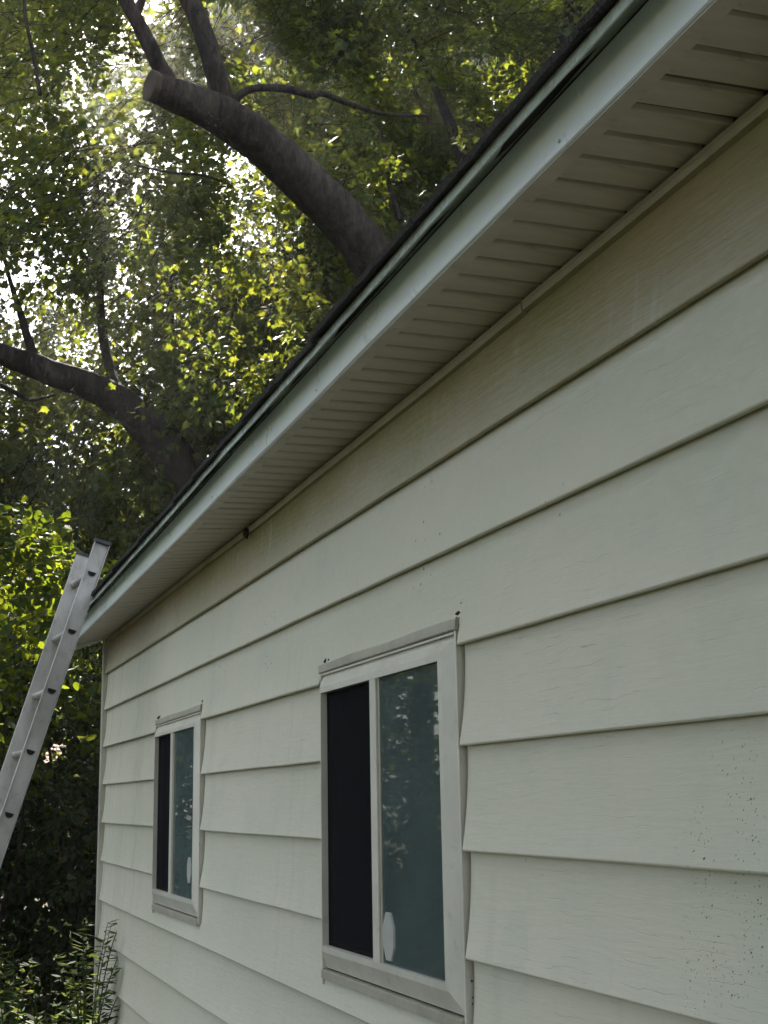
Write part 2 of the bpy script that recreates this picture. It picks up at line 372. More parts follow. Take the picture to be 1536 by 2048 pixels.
# siding boards
def board(name, kc, x0, x1, mat, dy=0.0):
    zt_fn = (lambda x: z_in(x)-0.012) if kc == 0 else (lambda x: z_course(kc-1, x)+0.012)
    zb_fn = lambda x: z_course(kc, x)
    full = 0.2225
    # x-ranges with z limits where a window notches the board
    pieces = []; cuts = [x0, x1]
    zmid0, zmid1 = zb_fn((x0+x1)/2), zt_fn((x0+x1)/2)
    spans = []
    for wd in WIN:
        a, b = wd['x0']-0.009, wd['x1']+0.002
        if b <= x0 or a >= x1: continue
        za, zb = wd['z0']+0.004, wd['z1']+0.010
        if zmid0 < zb and zmid1 > za: spans.append((a, b, za, zb))
    cur = x0
    for a, b, za, zb in sorted(spans):
        if a > cur: pieces.append((cur, a, None, None))
        if zmid1 > zb+0.01: pieces.append((max(a, x0), min(b, x1), zb, None))
        if zmid0 < za-0.01: pieces.append((max(a, x0), min(b, x1), None, za))
        cur = max(cur, b)
    if cur < x1: pieces.append((cur, x1, None, None))
    mb = MB()
    NU = 12
    for (a, b, lo, hi) in pieces:
        n = max(2, int((b-a)/0.07)+1); st = []
        for i in range(n+1):
            x = a+(b-a)*i/n
            zb = zb_fn(x)+0.0016*nz(x, kc*3.1, 0, 0.9)+0.0007*nz(x, kc*3.1, 5, 3.5)
            zt = zt_fn(x)
            top = zt if hi is None else min(zt, hi); bot = zb if lo is None else max(zb, lo)
            wv = 0.0022*nz(x, kc*2.7, 1, 1.4)+0.0008*nz(x, kc*2.7, 2, 4.0)
            row = []
            for j in range(NU+1):
                z = top+(bot-top)*j/NU
                u = min(1.0, max(0.0, (zb+full-z)/full))
                y = 0.0018+0.0185*u**2.5+wv*math.sin(math.pi*min(1, u*0.9))+dy
                row.append((x, y, z))
            if lo is None:
                yb = row[-1][1]
                row += [(x, yb, bot), (x, yb-0.0006, bot-0.003), (x, yb-0.0022, bot-0.0042), (x, yb-0.0105, bot-0.0040), (x, yb-0.0112, bot-0.0034), (x, yb-0.0112, bot+0.006)]
            st.append(row)
        if dy > 0 and abs(a-x0) < 1e-6:          # cut end of an overlapping board
            mb.sweep([[(x, y-.0032, z) for x, y, z in st[0][:NU+1]], st[0][:NU+1]])
        m = len(st[0]); off = NU+1
        mb.sweep([r[:NU+1] for r in st])
        if lo is None: mb.sweep([r[NU+1:] for r in st])
    me = mesh(name, mb.v, mb.f)
    o = link(name, me, mat, house, True)
    return o
joints = {0: [-1.5, 2.14], 1: [0.2, 3.842], 2: [-1.0], 3: [-.2], 4: [-2.0], 5: [0.6], 6: [-.9], 7: [-2.2], 8: [0.5], 9: [-1.2], 10: [0.1]}
for kc in range(0, 11):
    js = [XN]+joints[kc]+[XC-0.006]
    # boards run between joints; also break at windows when the window cuts the full height
    segs = []
    for a, b in zip(js[:-1], js[1:]):
        parts = [(a, b)]
        for wd in WIN:
            zb, zt = z_course(kc, 4), z_course(kc-1, 4)
            if zb > wd['z0'] and zt < wd['z1']+.02:
                nxt = []
                for (p, q) in parts:
                    if wd['x0'] > p and wd['x1'] < q: nxt += [(p, wd['x0']-.009), (wd['x1']+.001, q)]
                    elif p < wd['x0'] < q: nxt += [(p, wd['x0']-.009)]
                    elif p < wd['x1'] < q: nxt += [(wd['x1']+.001, q)]
                    elif p >= wd['x0'] and q <= wd['x1']: pass
                    else: nxt += [(p, q)]
                parts = nxt
        segs += parts
    for i, (a, b) in enumerate(segs):
        lap = 0.022 if any(abs(a-j) < 1e-6 for j in joints[kc]) else 0.0
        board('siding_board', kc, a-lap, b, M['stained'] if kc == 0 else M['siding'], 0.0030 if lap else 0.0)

# trim strip under the soffit, in three butted lengths
for (a, b, dz) in ((XN, 2.262, 0.0), (2.266, 5.05, -0.002), (5.054, XC-.01, 0.001)):
    mb = MB(); st = []
    n = int((b-a)/0.1)+1
    for i in range(n+1):
        x = a+(b-a)*i/n; zt = z_in(x)-0.005+dz+0.002*nz(x, 1, 9, 2.2); zb = zt-0.0225+0.0012*nz(x, 2, 2, 3)
        yy = 0.0195+0.0015*nz(x, 4, 4, 2.0)
        st.append([(x, 0.0, zt), (x, yy-.002, zt), (x, yy, zt-.002), (x, yy, zt-.008), (x, yy-.001, zt-.009), (x, yy, zt-.010), (x, yy-.001, zb), (x, 0.0, zb)])
    mb.sweep(st, True, True); mb.build('soffit_trim', M['trim'], house)

# soffit: grooved slats, one object each, sharing three meshes
slat_me = []
PITCH = 0.081
for q in range(3):
    mb = MB(); wq = PITCH-(0.0125, 0.018, 0.009)[q]; h = 0.010
    prof = [(-wq/2-.003, h), (-wq/2, 0.002), (-wq/2+.003, 0), (wq/2-.003, 0), (wq/2, 0.002), (wq/2+.003, h)]
    st = []
    for s in (0.0, 0.5, 1.0):
        st.append([(x, 0.184*s, z) for x, z in prof])
    mb.sweep(st, False, False)
    slat_me.append(mesh('soffit_slat', mb.v, mb.f)); slat_me[-1].materials.append(M['soffit'])
xg = 1.55-PITCH*66
i = 0
while xg < XC-0.03:
    xc = xg+PITCH/2
    if xc > XN+.1:
        o = link('soffit_slat', slat_me[R_.choice((0, 0, 1, 2))], None, house)
        zi = z_in(xc)+0.002; zo = z_f(xc)+0.0005+(zi-z_f(xc))*0.127
        o.location = (xc, 0.008, zi+R_.uniform(-.0008, .0008)); o.rotation_euler = (math.atan2(zo-zi, 0.184), R_.uniform(-.006, .006), 0)
    xg += PITCH; i += 1
mb = MB(); st = []
for i in range(61):
    x = XN+(XC+.03-XN)*i/60
    st.append([(x, 0.0, z_in(x)+.011), (x, 0.20, z_f(x)+.0095+(z_in(x)-z_f(x))*.09), (x, .20, z_f(x)+.016), (x, 0, z_in(x)+.018)])
mb.sweep(st, True, True); mb.build('soffit_backing', M['groove'], house)

# fascia, drip edge
XR = 7.905
def extrude_prof(name, prof_fn, a, b, mat, step=0.09, closed=False, cap=False, smooth=True):
    mb = MB(); n = max(1, int((b-a)/step)); st = []
    for i in range(n+1):
        x = a+(b-a)*i/n; st.append(prof_fn(x))
    mb.sweep(st, closed, cap); return mb.build(name, mat, house, smooth)
def fascia_prof(dy):
    def fn(x):
        z = z_f(x)+dy*0.8; wob = 0.0012*nz(x, 3, 8, 1.7)+.0007*nz(x, 3, 8, 5)+dy; e = z_in(x)-z_f(x)
        return [(x, OV-.030, z+.0035+e*.15), (x, OV-.030, z-.001+e*.15), (x, OV-.018, z-.0012+e*.1), (x, OV-.0025, z-.001), (x, OV+wob*.3, z+.0015),
                (x, OV+.0003+wob*.6, z+.02), (x, OV+.0005+wob, z+.050), (x, OV+.0006+wob*.6, z+.0855), (x, OV-.010, z+.087), (x, OV-.011, z+.010)]
    return fn
for a, b, dy in ((XN, 0.3, 0.0), (0.3, 3.86, 0.0012), (3.83, XR, 0.0)):
    extrude_prof('fascia_board', fascia_prof(dy), a, b, M['fascia'], closed=True, cap=True)
extrude_prof('eave_shade_strip', lambda x: [(x, OV-.012, z_f(x)+.03), (x, OV-.0035, z_f(x)+.03), (x, OV-.0035, z_f(x)+.0975), (x, OV-.012, z_f(x)+.0975)], XN, XR-.002, M['eave_shade'], closed=True, cap=True)  # dark strip painted for the shade between fascia and drip edge
extrude_prof('soffit_channel', lambda x: [(x, OV-.033, z_f(x)-.0025+(z_in(x)-z_f(x))*.22), (x, OV-.033, z_f(x)-.0045+(z_in(x)-z_f(x))*.22), (x, OV-.0035, z_f(x)-.0032), (x, OV-.0035, z_f(x)-.0012)], XN, XR-.001, M['soffit'], closed=True, cap=True)
for q_ in range(7):
    xn_ = .5+q_*1.22+R_.uniform(-.05, .05)
    mb = MB(); zz = z_f(xn_)+R_.choice((.016, .018, .055))
    rg = [[(xn_+math.cos(a*math.pi/4)*r_, OV+yy_, zz+math.sin(a*math.pi/4)*r_) for a in range(8)] for r_, yy_ in ((.0034, .0), (.0034, .0022), (.002, .0034))]
    mb.sweep(rg, True, True); mb.build('nail_head', M['drip'], house)
def drip_prof(dy):
    def fn(x):
        z = z_f(x); wob = 0.0013*nz(x, 9, 1, 2.1)+.001*nz(x, 9, 1, 6)+dy
        kick = 0.010*max(0, nz(x, 2, 2, 1.3)) if x > 6.2 else 0
        yo = OV+.0435+wob
        return [(x, OV-.004, z+.1000), (x, OV+.005, z+.0985), (x, yo-.006, z+.0865), (x, yo-.001, z+.082), (x, yo+.0005+kick, z+.068), (x, yo+.0040+kick*1.6, z+.0560), (x, yo+.0020+kick*1.6, z+.0548),
                (x, yo-.0022+kick, z+.067), (x, yo-.004, z+.080), (x, yo-.008, z+.0845), (x, OV+.005, z+.0955), (x, OV-.004, z+.0965)]
    return fn
for a, b, dy in ((XN, 0.9, 0.0), (0.88, 3.9, 0.0015), (3.87, 6.6, 0.0), (6.57, XR+.005, 0.002)):
    extrude_prof('drip_edge', drip_prof(dy), a, b, M['drip'], step=0.06, closed=True, cap=True)

# roof deck + shingles
PIT = math.tan(math.radians(21))
def roof_z(x, y): return z_f(x)+0.1015+(OV-.002-y)*PIT
deck = MB(); st = []
for i in range(41):
    x = XN-.1+(XR-.01-XN+.1)*i/40
    st.append([(x, OV+.035, roof_z(x, OV+.035)-.0005), (x, -3.0, roof_z(x, -3.0)), (x, -6.2, roof_z(x, -3)-3.2*PIT), (x, -6.2, roof_z(x, -3)-3.2*PIT-.03), (x, -3, roof_z(x, -3)-.05), (x, OV+.002, roof_z(x, OV+.002)-.004)])
deck.sweep(st, True, True)
roof = deck.build('roof', M['shingle'], house)
rake = MB(); st = []
for (y) in np.linspace(.21, -3.0, 12):
    z = roof_z(XR, y); st.append([(XR-.025, y, z-.13), (XR-.002, y, z-.13), (XR-.002, y, z-.004), (XR-.025, y, z-.004)])
rake.sweep(st, True, True); rake.build('rake_board', M['fascia'], house)
gab = MB()
gab.box(XC-.02, XR-.026, 0.002, .19, 2.508, 2.516); gab.build('soffit_return', M['soffit'], house)
tab_me = []
for q in range(4):
    mb = MB(); dl = R_.uniform(-.006, .006)
    L = .30
    prof = lambda x, e: [(x, .0, .008), (x, -L, .004), (x, -L, .000), (x, e, .000+(-.004 if e > .0 else 0)), (x, e+.002, .0085)]
    st = []
    for i in range(7):
        x = -.163+.326*i/6; e = .002*math.sin(i*2.1+q)+dl*.4
        st.append([(x, e, .0105), (x, -L, .0045), (x, -L, .0005), (x, e, .0005+.001*math.sin(i*3.3+q))])
    mb.sweep(st, True, True); me = mesh('shingle', mb.v, mb.f); me.materials.append(M['shingle']); tab_me.append(me)
ang = math.atan(PIT)
far_tabs = MB()
for row in range(26):
    y0 = OV+.063-row*0.135*math.cos(ang)
    nx = int((XR+.03-(XN-.1))/.33)
    for j in range(nx+1):
        x = XN-.1+.165+j*.33+(row % 2)*.11
        if x > XR-.1: continue
        z = roof_z(x, y0)+.002
        droop = -0.0135 if row == 0 else 0.0
        if row < 4 and row*40+j < 300 and x > -2.5:
            o = link('shingle', R_.choice(tab_me), None, roof)
            o.location = (x, y0+R_.uniform(-.004, .004), z+droop*0.2+R_.uniform(0, .0015)+row*.0006)
            o.rotation_euler = (-ang+(-.045 if row == 0 else .018)+R_.uniform(-.012, .012), R_.uniform(-.004, .004), R_.uniform(-.01, .01))
        elif y0 > -3.0:
            far_tabs.box(x-.16, x+.16, -.14, 0, .001, .008)
            for vi in range(len(far_tabs.v)-8, len(far_tabs.v)):
                vx, vy, vz = far_tabs.v[vi]; far_tabs.v[vi] = (vx, y0+vy, roof_z(vx, y0+vy)+vz+(.006 if vy == 0 else .001))
ft = far_tabs.build('shingle_course', M['shingle'], roof); ft['kind'] = 'stuff'

# corner post at the far end
mb = MB()
st = []
for i in range(30):
    z = -.02+i*(2.50+.02)/29; wb = .0015*nz(z, 1, 1, 2)
    st.append([(XC-.004, -.06, z), (XC-.004, .004, z), (XC-.004+wb, .030+wb, z), (XC-.002+wb, .034+wb, z), (XC+.028, .034+wb, z), (XC+.032, .030, z), (XC+.032, -.06, z)])
mb.sweep(st, True, True); mb.build('corner_post', M['post'], house)

# ------------------------------------------------------------------ windows
def ring(mb, o, i, yo, yi, back=None):
    """mitred picture-frame band between outer rect o and inner rect i (x0,x1,z0,z1)"""
    O = [(o[0], yo, o[2]), (o[1], yo, o[2]), (o[1], yo, o[3]), (o[0], yo, o[3])]
    I = [(i[0], yi, i[2]), (i[1], yi, i[2]), (i[1], yi, i[3]), (i[0], yi, i[3])]
    mb.add(O+I, [(0, 1, 5, 4), (1, 2, 6, 5), (2, 3, 7, 6), (3, 0, 4, 7)])
for wi, wd in enumerate(WIN):
    x0, x1, z0, z1 = wd['x0'], wd['x1'], wd['z0'], wd['z1']; g0, g1 = wd['g']; zb, zt = wd['zg']
    win = bpy.data.objects.new('window', None); COL.objects.link(win); win.parent = house; win.location = (0, 0, 0)
    win['label'] = ('near', 'far')[wi]+' sliding window with insect screen on one side and grey pane on the other'
    # four mitred frame members as separate bars
    A = (x0+.013, x1-.010, z0+.024, z1-.010)      # outer edge of frame
    B = (g0-.018, g1+.012, zb-.016, zt+.016)      # outer edge of the raised inner band
    C = (g0, g1, zb, zt)
    def member(side):
        def quad(o, i, yo, yi):
            P = lambda r, y: [(r[0], y, r[2]), (r[1], y, r[2]), (r[1], y, r[3]), (r[0], y, r[3])]
            a, b = P(o, yo), P(i, yi); n = (side+1) % 4
            return a[side], a[n], b[n], b[side]
        secs = [(A, .000), (A, .0125), (B, .0290), (tuple(c for c in C), .0302), (C, .012)]
        mb = MB()
        for (r0, y0_), (r1, y1_) in zip(secs[:-1], secs[1:]):
            q = quad(r0, r1, y0_, y1_); mb.add(q, [(0, 1, 2, 3)])
        return mb.build('frame_member', M['frame'], win)
    for side in range(4): member(side)
    # J-channel around the opening
    for nm, bx in (('side_channel', (x0, x0+.010, z0, z1-.003)), ('side_channel', (x1-.007, x1, z0-.02, z1-.003)), ('sill_channel', (x0+.0105, x1-.0075, z0-.004, z0+.019))):
        mb = MB(); mb.box(bx[0], bx[1], -.002, .0215 if nm == 'side_channel' else .0255, bx[2], bx[3])
        mb.build(nm, M['frame'] if nm == 'side_channel' else M['frame_tan'], win, bevel=.0012)
    mb = MB(); mb.box(x0-.0088, x0-.0005, -.002, .0012, z0-.02, z1+.006); mb.build('channel_gap', M['grime_gap_shade'], win)  # dark strip painted for the shade inside the channel pocket
    mb = MB(); st = []                              # head flashing with a slight bow
    for i in range(13):
        x = x0-.004+(x1+.004-x0+.004)*i/12; s = .0025*math.sin(i*.9+wi)*.6+.003*nz(x, wi, 0, 3)
        st.append([(x, .000, z1+.0255+s), (x, .021, z1+.0225+s), (x, .0235, z1+.019+s), (x, .0245, z1+.000+s*.4), (x, .0215, z1-.003+s*.4), (x, .000, z1-.003)])
    mb.sweep(st, True, True); mb.build('head_flashing', M['frame_tan'], win, True)
    mb = MB(); mb.box(x0+.014, x1-.012, .004, .0205, z1-.0095, z1-.0045); mb.build('head_bead', M['frame'], win)
    mb = MB()
    for bx in ((x0+.0095, x0+.0175, z0+.018, z1-.004), (x1-.013, x1-.0065, z0+.018, z1-.004), (x0+.0175, x1-.013, z0+.0185, z0+.0275), (x0+.0175, x1-.013, z1-.0145, z1-.004)): mb.box(bx[0], bx[1], -.002, .003, bx[2], bx[3])
    mb.build('glazing_gap', M['grime_gap_shade'], win)  # dark backing painted as shade in the joint around the frame
    # meeting stile, tracks
    mb = MB(); mb.box(wd['mu'][0], wd['mu'][1], .002, .0288, zb-.002, zt+.002); mb.build('meeting_stile', M['frame'], win, bevel=.0025)
    mb = MB(); mb.box(wd['mu'][0]-.012, wd['mu'][0]-.0005, .001, .0235, zb, zt); mb.build('sash_stile', M['frame_tan'], win, bevel=.0015)
    # panes
    mb = MB(); mb.box(g0-.003, wd['mu'][0]-.010, .0165, .0205, zb-.003, zt+.003); mb.build('glass_pane', M['glass'], win)
    mb = MB(); mb.box(wd['mu'][1]-.002, g1+.003, -.014, -.010, zb-.003, zt+.003); mb.build('glass_pane', M['glass_clean'], win)
    mb = MB(); mb.box(wd['mu'][1]-.002, g1+.003, .0118, .0122, zb-.003, zt+.003); mb.build('insect_screen', M['screen'], win)
    mb = MB(); mb.box(wd['mu'][1]+.19, wd['mu'][1]+.25, -.16, -.13, zb-.1, zt+.1); mb.build('inner_stile', M['sill_wood'], win)
    # sash rails inside the screened half
    mb = MB()
    mb.box(wd['mu'][1], g1, .006, .0112, zt-.012, zt+.002); mb.box(wd['mu'][1], g1, .006, .0112, zb-.002, zb+.010)
    mb.build('screen_frame', M['frame_tan'], win)
    # pull plate: elongated octagon stuck on the pane
    a, b, c, d = wd['pull']; mx = (a+b)/2; hw = (b-a)/2
    out = [(mx-hw*.45, c), (mx+hw*.45, c), (b, c+(d-c)*.30), (b, c+(d-c)*.70), (mx+hw*.45, d), (mx-hw*.45, d), (a, c+(d-c)*.70), (a, c+(d-c)*.30)]
    mb = MB(); mb.sweep([[(x, .0206, z) for x, z in out], [(mx+(x-mx)*.94, .0246, (c+d)/2+(z-(c+d)/2)*.97) for x, z in out]], True, True)
    mb.build('pull_plate', M['sticker'], win)
    # crumbling sealant lumps along the head and at the corners
    mb = MB()
    spots = [(x1-.03, z1+.029, .024), (x1-.06, z1+.031, .018), (x0+.006, z1+.034, .016), (x0-.002, z1+.022, .014), (x0+.012, z1+.026, .010)]
    for q in range(14): spots.append((R_.uniform(x0, x1), z1+.028+R_.uniform(-.002, .012), R_.uniform(.0016, .004)))
    for q in range(10): spots.append((x0-.012+R_.uniform(-.01, .008), z1+R_.uniform(.0, .06), R_.uniform(.0015, .004)))
    for q in range(5): spots.append((x0-.008, R_.uniform(z0-.02, z0+.12), R_.uniform(.002, .005)))
    for (sx, sz, r) in spots:
        pts = []
        for (dx, dy, dz) in ((1, 0, 0), (-1, 0, 0), (0, 1, 0), (0, -1, 0), (0, 0, 1), (0, 0, -1)):
            f = R_.uniform(.5, 1.2); pts.append((sx+dx*r*f*1.3, .010+dy*r*f*.6, sz+dz*r*f*.6))
        mb.add(pts, [(0, 2, 4), (2, 1, 4), (1, 3, 4), (3, 0, 4), (2, 0, 5), (1, 2, 5), (3, 1, 5), (0, 3, 5)])
    mb.build('cracked_sealant', M['grime_gap_shade'], win)['kind'] = 'stuff'

# ------------------------------------------------------------------ ladder
LX0, LX1 = 6.52, 6.89
P0 = np.array([1.134-(1.134-.271)*LX0/6.6, 1.55+(2.672-1.55)*LX0/6.6])   # (y,z) of the top rung at the near rail
D0 = np.array([.0857, -.285]); D0 /= np.linalg.norm(D0)                     # down the rail
Nv = np.array([-D0[1], D0[0]])                                              # across the rail web
yaw = 0.037
lad = thing('ladder', 'grey aluminium ladder leaning against the eave at the far corner', 'ladder', (6.9, P0[0]+D0[0]*2.85, 0.0))
lbase = np.array([6.9, P0[0]+D0[0]*2.85, 0.0])
def lp(x, s, n):   # s metres down from the top rung, n across
    yy, zz = P0+D0*s+Nv*n
    return (x-lbase[0], yy+(x-LX0)/(LX1-LX0)*yaw-lbase[1], zz-lbase[2])
TOPS, BOTS, HW = -.165, 2.84, .037
for x, sg, tp in ((LX0, -1, TOPS), (LX1, 1, TOPS-.005)):
    mb = MB()
    fl = .024*sg; t = .003
    prof = [(0, -HW), (fl, -HW), (fl, -HW+t), (t*sg, -HW+t), (t*sg, -.010), (t*sg*2.4, -.006), (t*sg*2.4, .006), (t*sg, .010), (t*sg, HW-t), (fl, HW-t), (fl, HW), (0, HW)]
    prof = [(0, -HW), (fl, -HW), (fl, -HW+t), (t*sg, -HW+t), (t*sg, HW-t), (fl, HW-t), (fl, HW), (0, HW)]
    st = []
    for i in range(31):
        s = tp+(BOTS-tp)*i/30; w_ = .0006*nz(s, x, 0, 3)
        st.append([lp(x+dx, s, n+w_) for dx, n in prof])
    mb.sweep(st, True, True); mb.build('side_rail', M['aluminium'], lad)
    mb = MB(); e = .003
    pr2 = [(-sg*.003, -HW-e), (fl+sg*e, -HW-e), (fl+sg*e, HW+e), (-sg*.003, HW+e)]
    mb.sweep([[lp(x+dx, s, n) for dx, n in pr2] for s in (tp-.004, tp+.012)], True, True); mb.build('end_cap', M['blackcap'], lad)
    mb = MB()
    pr3 = [(-sg*.006, -HW-.008), (fl+sg*.006, -HW-.008), (fl+sg*.006, HW+.008), (-sg*.006, HW+.008)]
    mb.sweep([[lp(x+dx, s, n) for dx, n in pr3] for s in (BOTS-.06, BOTS+.03)], True, True); mb.build('rubber_foot', M['blackcap'], lad)
def dshape(r, k_):
    pts = []
    for i in range(14):
        a = math.pi*i/13; pts.append((math.cos(a)*r, math.sin(a)*r*1.02))      # round side down
    pts += [(-r*.95, -r*.18), (r*.95, -r*.18)]
    return pts
for q in range(10):
    s0 = q*.2945
    if s0 > BOTS-.1: break
    mb = MB(); r = .0195
    ds = dshape(r, 0)
    mb.sweep([[lp(x, s0+b-.006, a) for a, b in ds] for x in (LX0-.007, LX1+.007)], True, False)
    rung = mb.build('rung', M['aluminium'], lad, True)
    for x, sg in ((LX0, -1), (LX1, 1)):
        mb = MB(); big = dshape(r*1.22, 0)
        mb.sweep([[lp(x+sg*.0032, s0+b-.006, a) for a, b in big], [lp(x+sg*.0065, s0+b-.006, a) for a, b in dshape(r*1.12, 0)], [lp(x+sg*.0068, s0+b-.006, a) for a, b in ds]], True, False)
        mb.build('swage_ring', M['aluminium'], rung)
        mb = MB(); mb.add([lp(x+sg*.004, s0+b-.006, a) for a, b in dshape(r*.99, 0)], [tuple(range(16))]); mb.build('tube_bore', M['hole'], rung)

# mud clump under the soffit trim
mb = MB(); cx, cz = 4.47, z_in(4.47)-.030
me = bpy.data.meshes.new('wasp_nest'); bm = bmesh.new(); bmesh.ops.create_icosphere(bm, subdivisions=2, radius=.013)
for v in bm.verts:
    n_ = 1+.6*nz(v.co.x, v.co.y, v.co.z, 130); v.co = Vector((v.co.x*1.1*n_, v.co.y*.7*n_, v.co.z*1.5*n_))
bm.to_mesh(me); bm.free()
o = link('wasp_nest', me, M['grime_gap_shade'], None, True); o.location = (cx, .026, cz)
o['label'] = 'small dark dried mud clump stuck below the soffit trim on the stained top board'; o['category'] = 'wasp nest'

# ------------------------------------------------------------------ trees: wood
def tube_rings(pts, rad, sides=14, rough=0.0, sub=4, seed=0.0):
    P = [Vector(p) for p in pts]; n = len(P)
    def cr(a, b, c, d, t):
        return 0.5*((2*b)+(-a+c)*t+(2*a-5*b+4*c-d)*t*t+(-a+3*b-3*c+d)*t**3)
    path = []; rr = []
    for i in range(n-1):
        a = P[max(0, i-1)]; b = P[i]; c = P[i+1]; d = P[min(n-1, i+2)]
        for q in range(sub):
            t = q/sub; path.append(cr(a, b, c, d, t)); rr.append(rad[i]*(1-t)+rad[i+1]*t)
    path.append(P[-1]); rr.append(rad[-1])
    rings = []; up = Vector((0.3, 0.9, 0.1))
    for i, p in enumerate(path):
        tg = (path[min(i+1, len(path)-1)]-path[max(0, i-1)]).normalized()
        u = (up-tg*up.dot(tg)).normalized(); v = tg.cross(u); up = u
        ring = []
        for s in range(sides):
            a = 2*math.pi*s/sides; dr = u*math.cos(a)+v*math.sin(a)
            f = 1.0
            if rough > 0:
                q = p+dr*rr[i]
                f = 1+rough*(mnoise.noise(q*2.2+Vector((seed, 0, 0)))+0.5*mnoise.noise(q*6.5)+0.45*mnoise.noise(Vector((q.x*12, q.y*20, q.z*20)))+0.35*mnoise.noise(q*34))
            ring.append(tuple(p+dr*rr[i]*f))
        rings.append(ring)
    return rings
def limb(mb, pts, rad, sides=14, rough=0.0, sub=4, cap=True):
    mb.sweep(tube_rings(pts, rad, sides, rough, sub), True, cap)
def pxpath(lst, default=None):
    pts = []; rad = []
    for it in lst:
        px, py, X, wpx = it
        pts.append(onX(px, py, X)); rad.append(wpx/2*X/F*1.03)
    return pts, rad

# ------------------------------------------------------------------ trees: leaves
def maple_template():
    half = [(0, 0), (.13, .03), (.34, -.02), (.30, .16), (.52, .36), (.24, .42), (.22, .62), (.10, .60), (0, 1.0)]
    R = [(x, y, -abs(x)*.28) for x, y in half]
    L = [(-x, y, -abs(x)*.28) for x, y in half[1:-1]]
    verts = R+L
    nR = len(R)
    f1 = list(range(nR)); f2 = [0]+[8]+[nR+i for i in range(len(L)-1, -1, -1)]
    return np.array(verts, float), [f1, f2]
def round_template():
    half = [(0, 0), (.22, .04), (.40, .30), (.36, .58), (.17, .85), (0, 1.0)]
    R = [(x, y, -abs(x)*.25) for x, y in half]; L = [(-x, y, -abs(x)*.25) for x, y in half[1:-1]]
    nR = len(R); return np.array(R+L, float), [list(range(nR)), [0, nR-1]+[nR+i for i in range(len(L)-1, -1, -1)]]
def narrow_template(wd=.12):
    half = [(0, 0), (wd, .3), (wd*.8, .65), (0, 1.0)]
    R = [(x, y, -abs(x)*.4-y*y*.18) for x, y in half]; L = [(-x, y, -abs(x)*.4-y*y*.18) for x, y in half[1:-1]]
    nR = len(R); return np.array(R+L, float), [list(range(nR)), [0, nR-1]+[nR+i for i in range(len(L)-1, -1, -1)]]
T_MAPLE, T_ROUND, T_NARROW = maple_template(), round_template(), narrow_template()

def leaf_frames(dirs, tilt, r):
    """dirs (N,3): leaf tip directions; normals point up with random tilt"""
    N = len(dirs)
    yv = dirs/np.linalg.norm(dirs, axis=1, keepdims=True)
    nrm = np.array([0, 0, 1.0])+r.normal(0, tilt, (N, 3))
    nrm -= yv*np.sum(nrm*yv, 1, keepdims=True); nrm /= np.linalg.norm(nrm, axis=1, keepdims=True)+1e-9
    xv = np.cross(yv, nrm)
    return np.stack([xv, yv, nrm], 1)      # (N,3 axes,3)
def leaves_mesh(name, P, Fm, size, templ, mat, r, tint=None):
    tv, tf = templ; N = len(P); m = len(tv)
    V = P[:, None, :]+size[:, None, None]*np.einsum('mk,nkj->nmj', tv, Fm)
    me = bpy.data.meshes.new(name)
    me.vertices.add(N*m); me.vertices.foreach_set('co', V.reshape(-1).astype(np.float32))
    ll = sum(len(f) for f in tf); base = np.concatenate([np.array(f) for f in tf])
    loops = (base[None, :]+np.arange(N)[:, None]*m).reshape(-1)
    me.loops.add(N*ll); me.loops.foreach_set('vertex_index', loops.astype(np.int32))
    lens = np.array([len(f) for f in tf]); starts = np.concatenate([[0], np.cumsum(lens)[:-1]])
    me.polygons.add(N*len(tf))
    me.polygons.foreach_set('loop_start', (starts[None, :]+np.arange(N)[:, None]*ll).reshape(-1).astype(np.int32))
    me.polygons.foreach_set('loop_total', np.tile(lens, N).astype(np.int32))
    me.update(calc_edges=True)
    if tint is None: tint = np.clip(r.normal(.45, .28, N), 0, 1)
    at = me.attributes.new('tint', 'FLOAT', 'POINT'); at.data.foreach_set('value', np.repeat(tint, m).astype(np.float32))
    me.materials.append(mat); return me

# places where a hole in the canopy lets the sun through on to leaves nearer the house
SUNV = np.array(SUN)
LIT = [(onX(560, 420, 10.7), .36), (onX(575, 590, 10.7), .44), (onX(640, 300, 11.2), .30), (onX(450, 740, 10.9), .46), (onX(310, 700, 11.0), .38), (onX(500, 560, 11.2), .42), (onX(590, 700, 11.0), .35),
       (onX(755, 320, 11.6), .30), (onX(230, 330, 11.0), .38), (onX(50, 1180, 9.3), .60), (onX(110, 1545, 9.0), .15), (onX(250, 830, 11.4), .25), (onX(1020, 160, 12.2), .28), (onX(860, 200, 12.0), .28), (onX(520, 130, 11), .3), (onX(330, 100, 11), .3), (onX(120, 1930, 7.4), .36)]
def in_corridor(P):
    bad = np.zeros(len(P), bool)
    for c, rad in LIT:
        d = P-c; t = d @ SUNV
        rr_ = np.linalg.norm(d-t[:, None]*SUNV, axis=1)
        bad |= (t > .40) & (rr_ < 1.12*rad*(1+0.15*np.sin(t*3))) & (np.modf(np.abs(P[:, 0]*71.3+P[:, 1]*37.7+P[:, 2]*53.1))[0] < .94)
    return bad
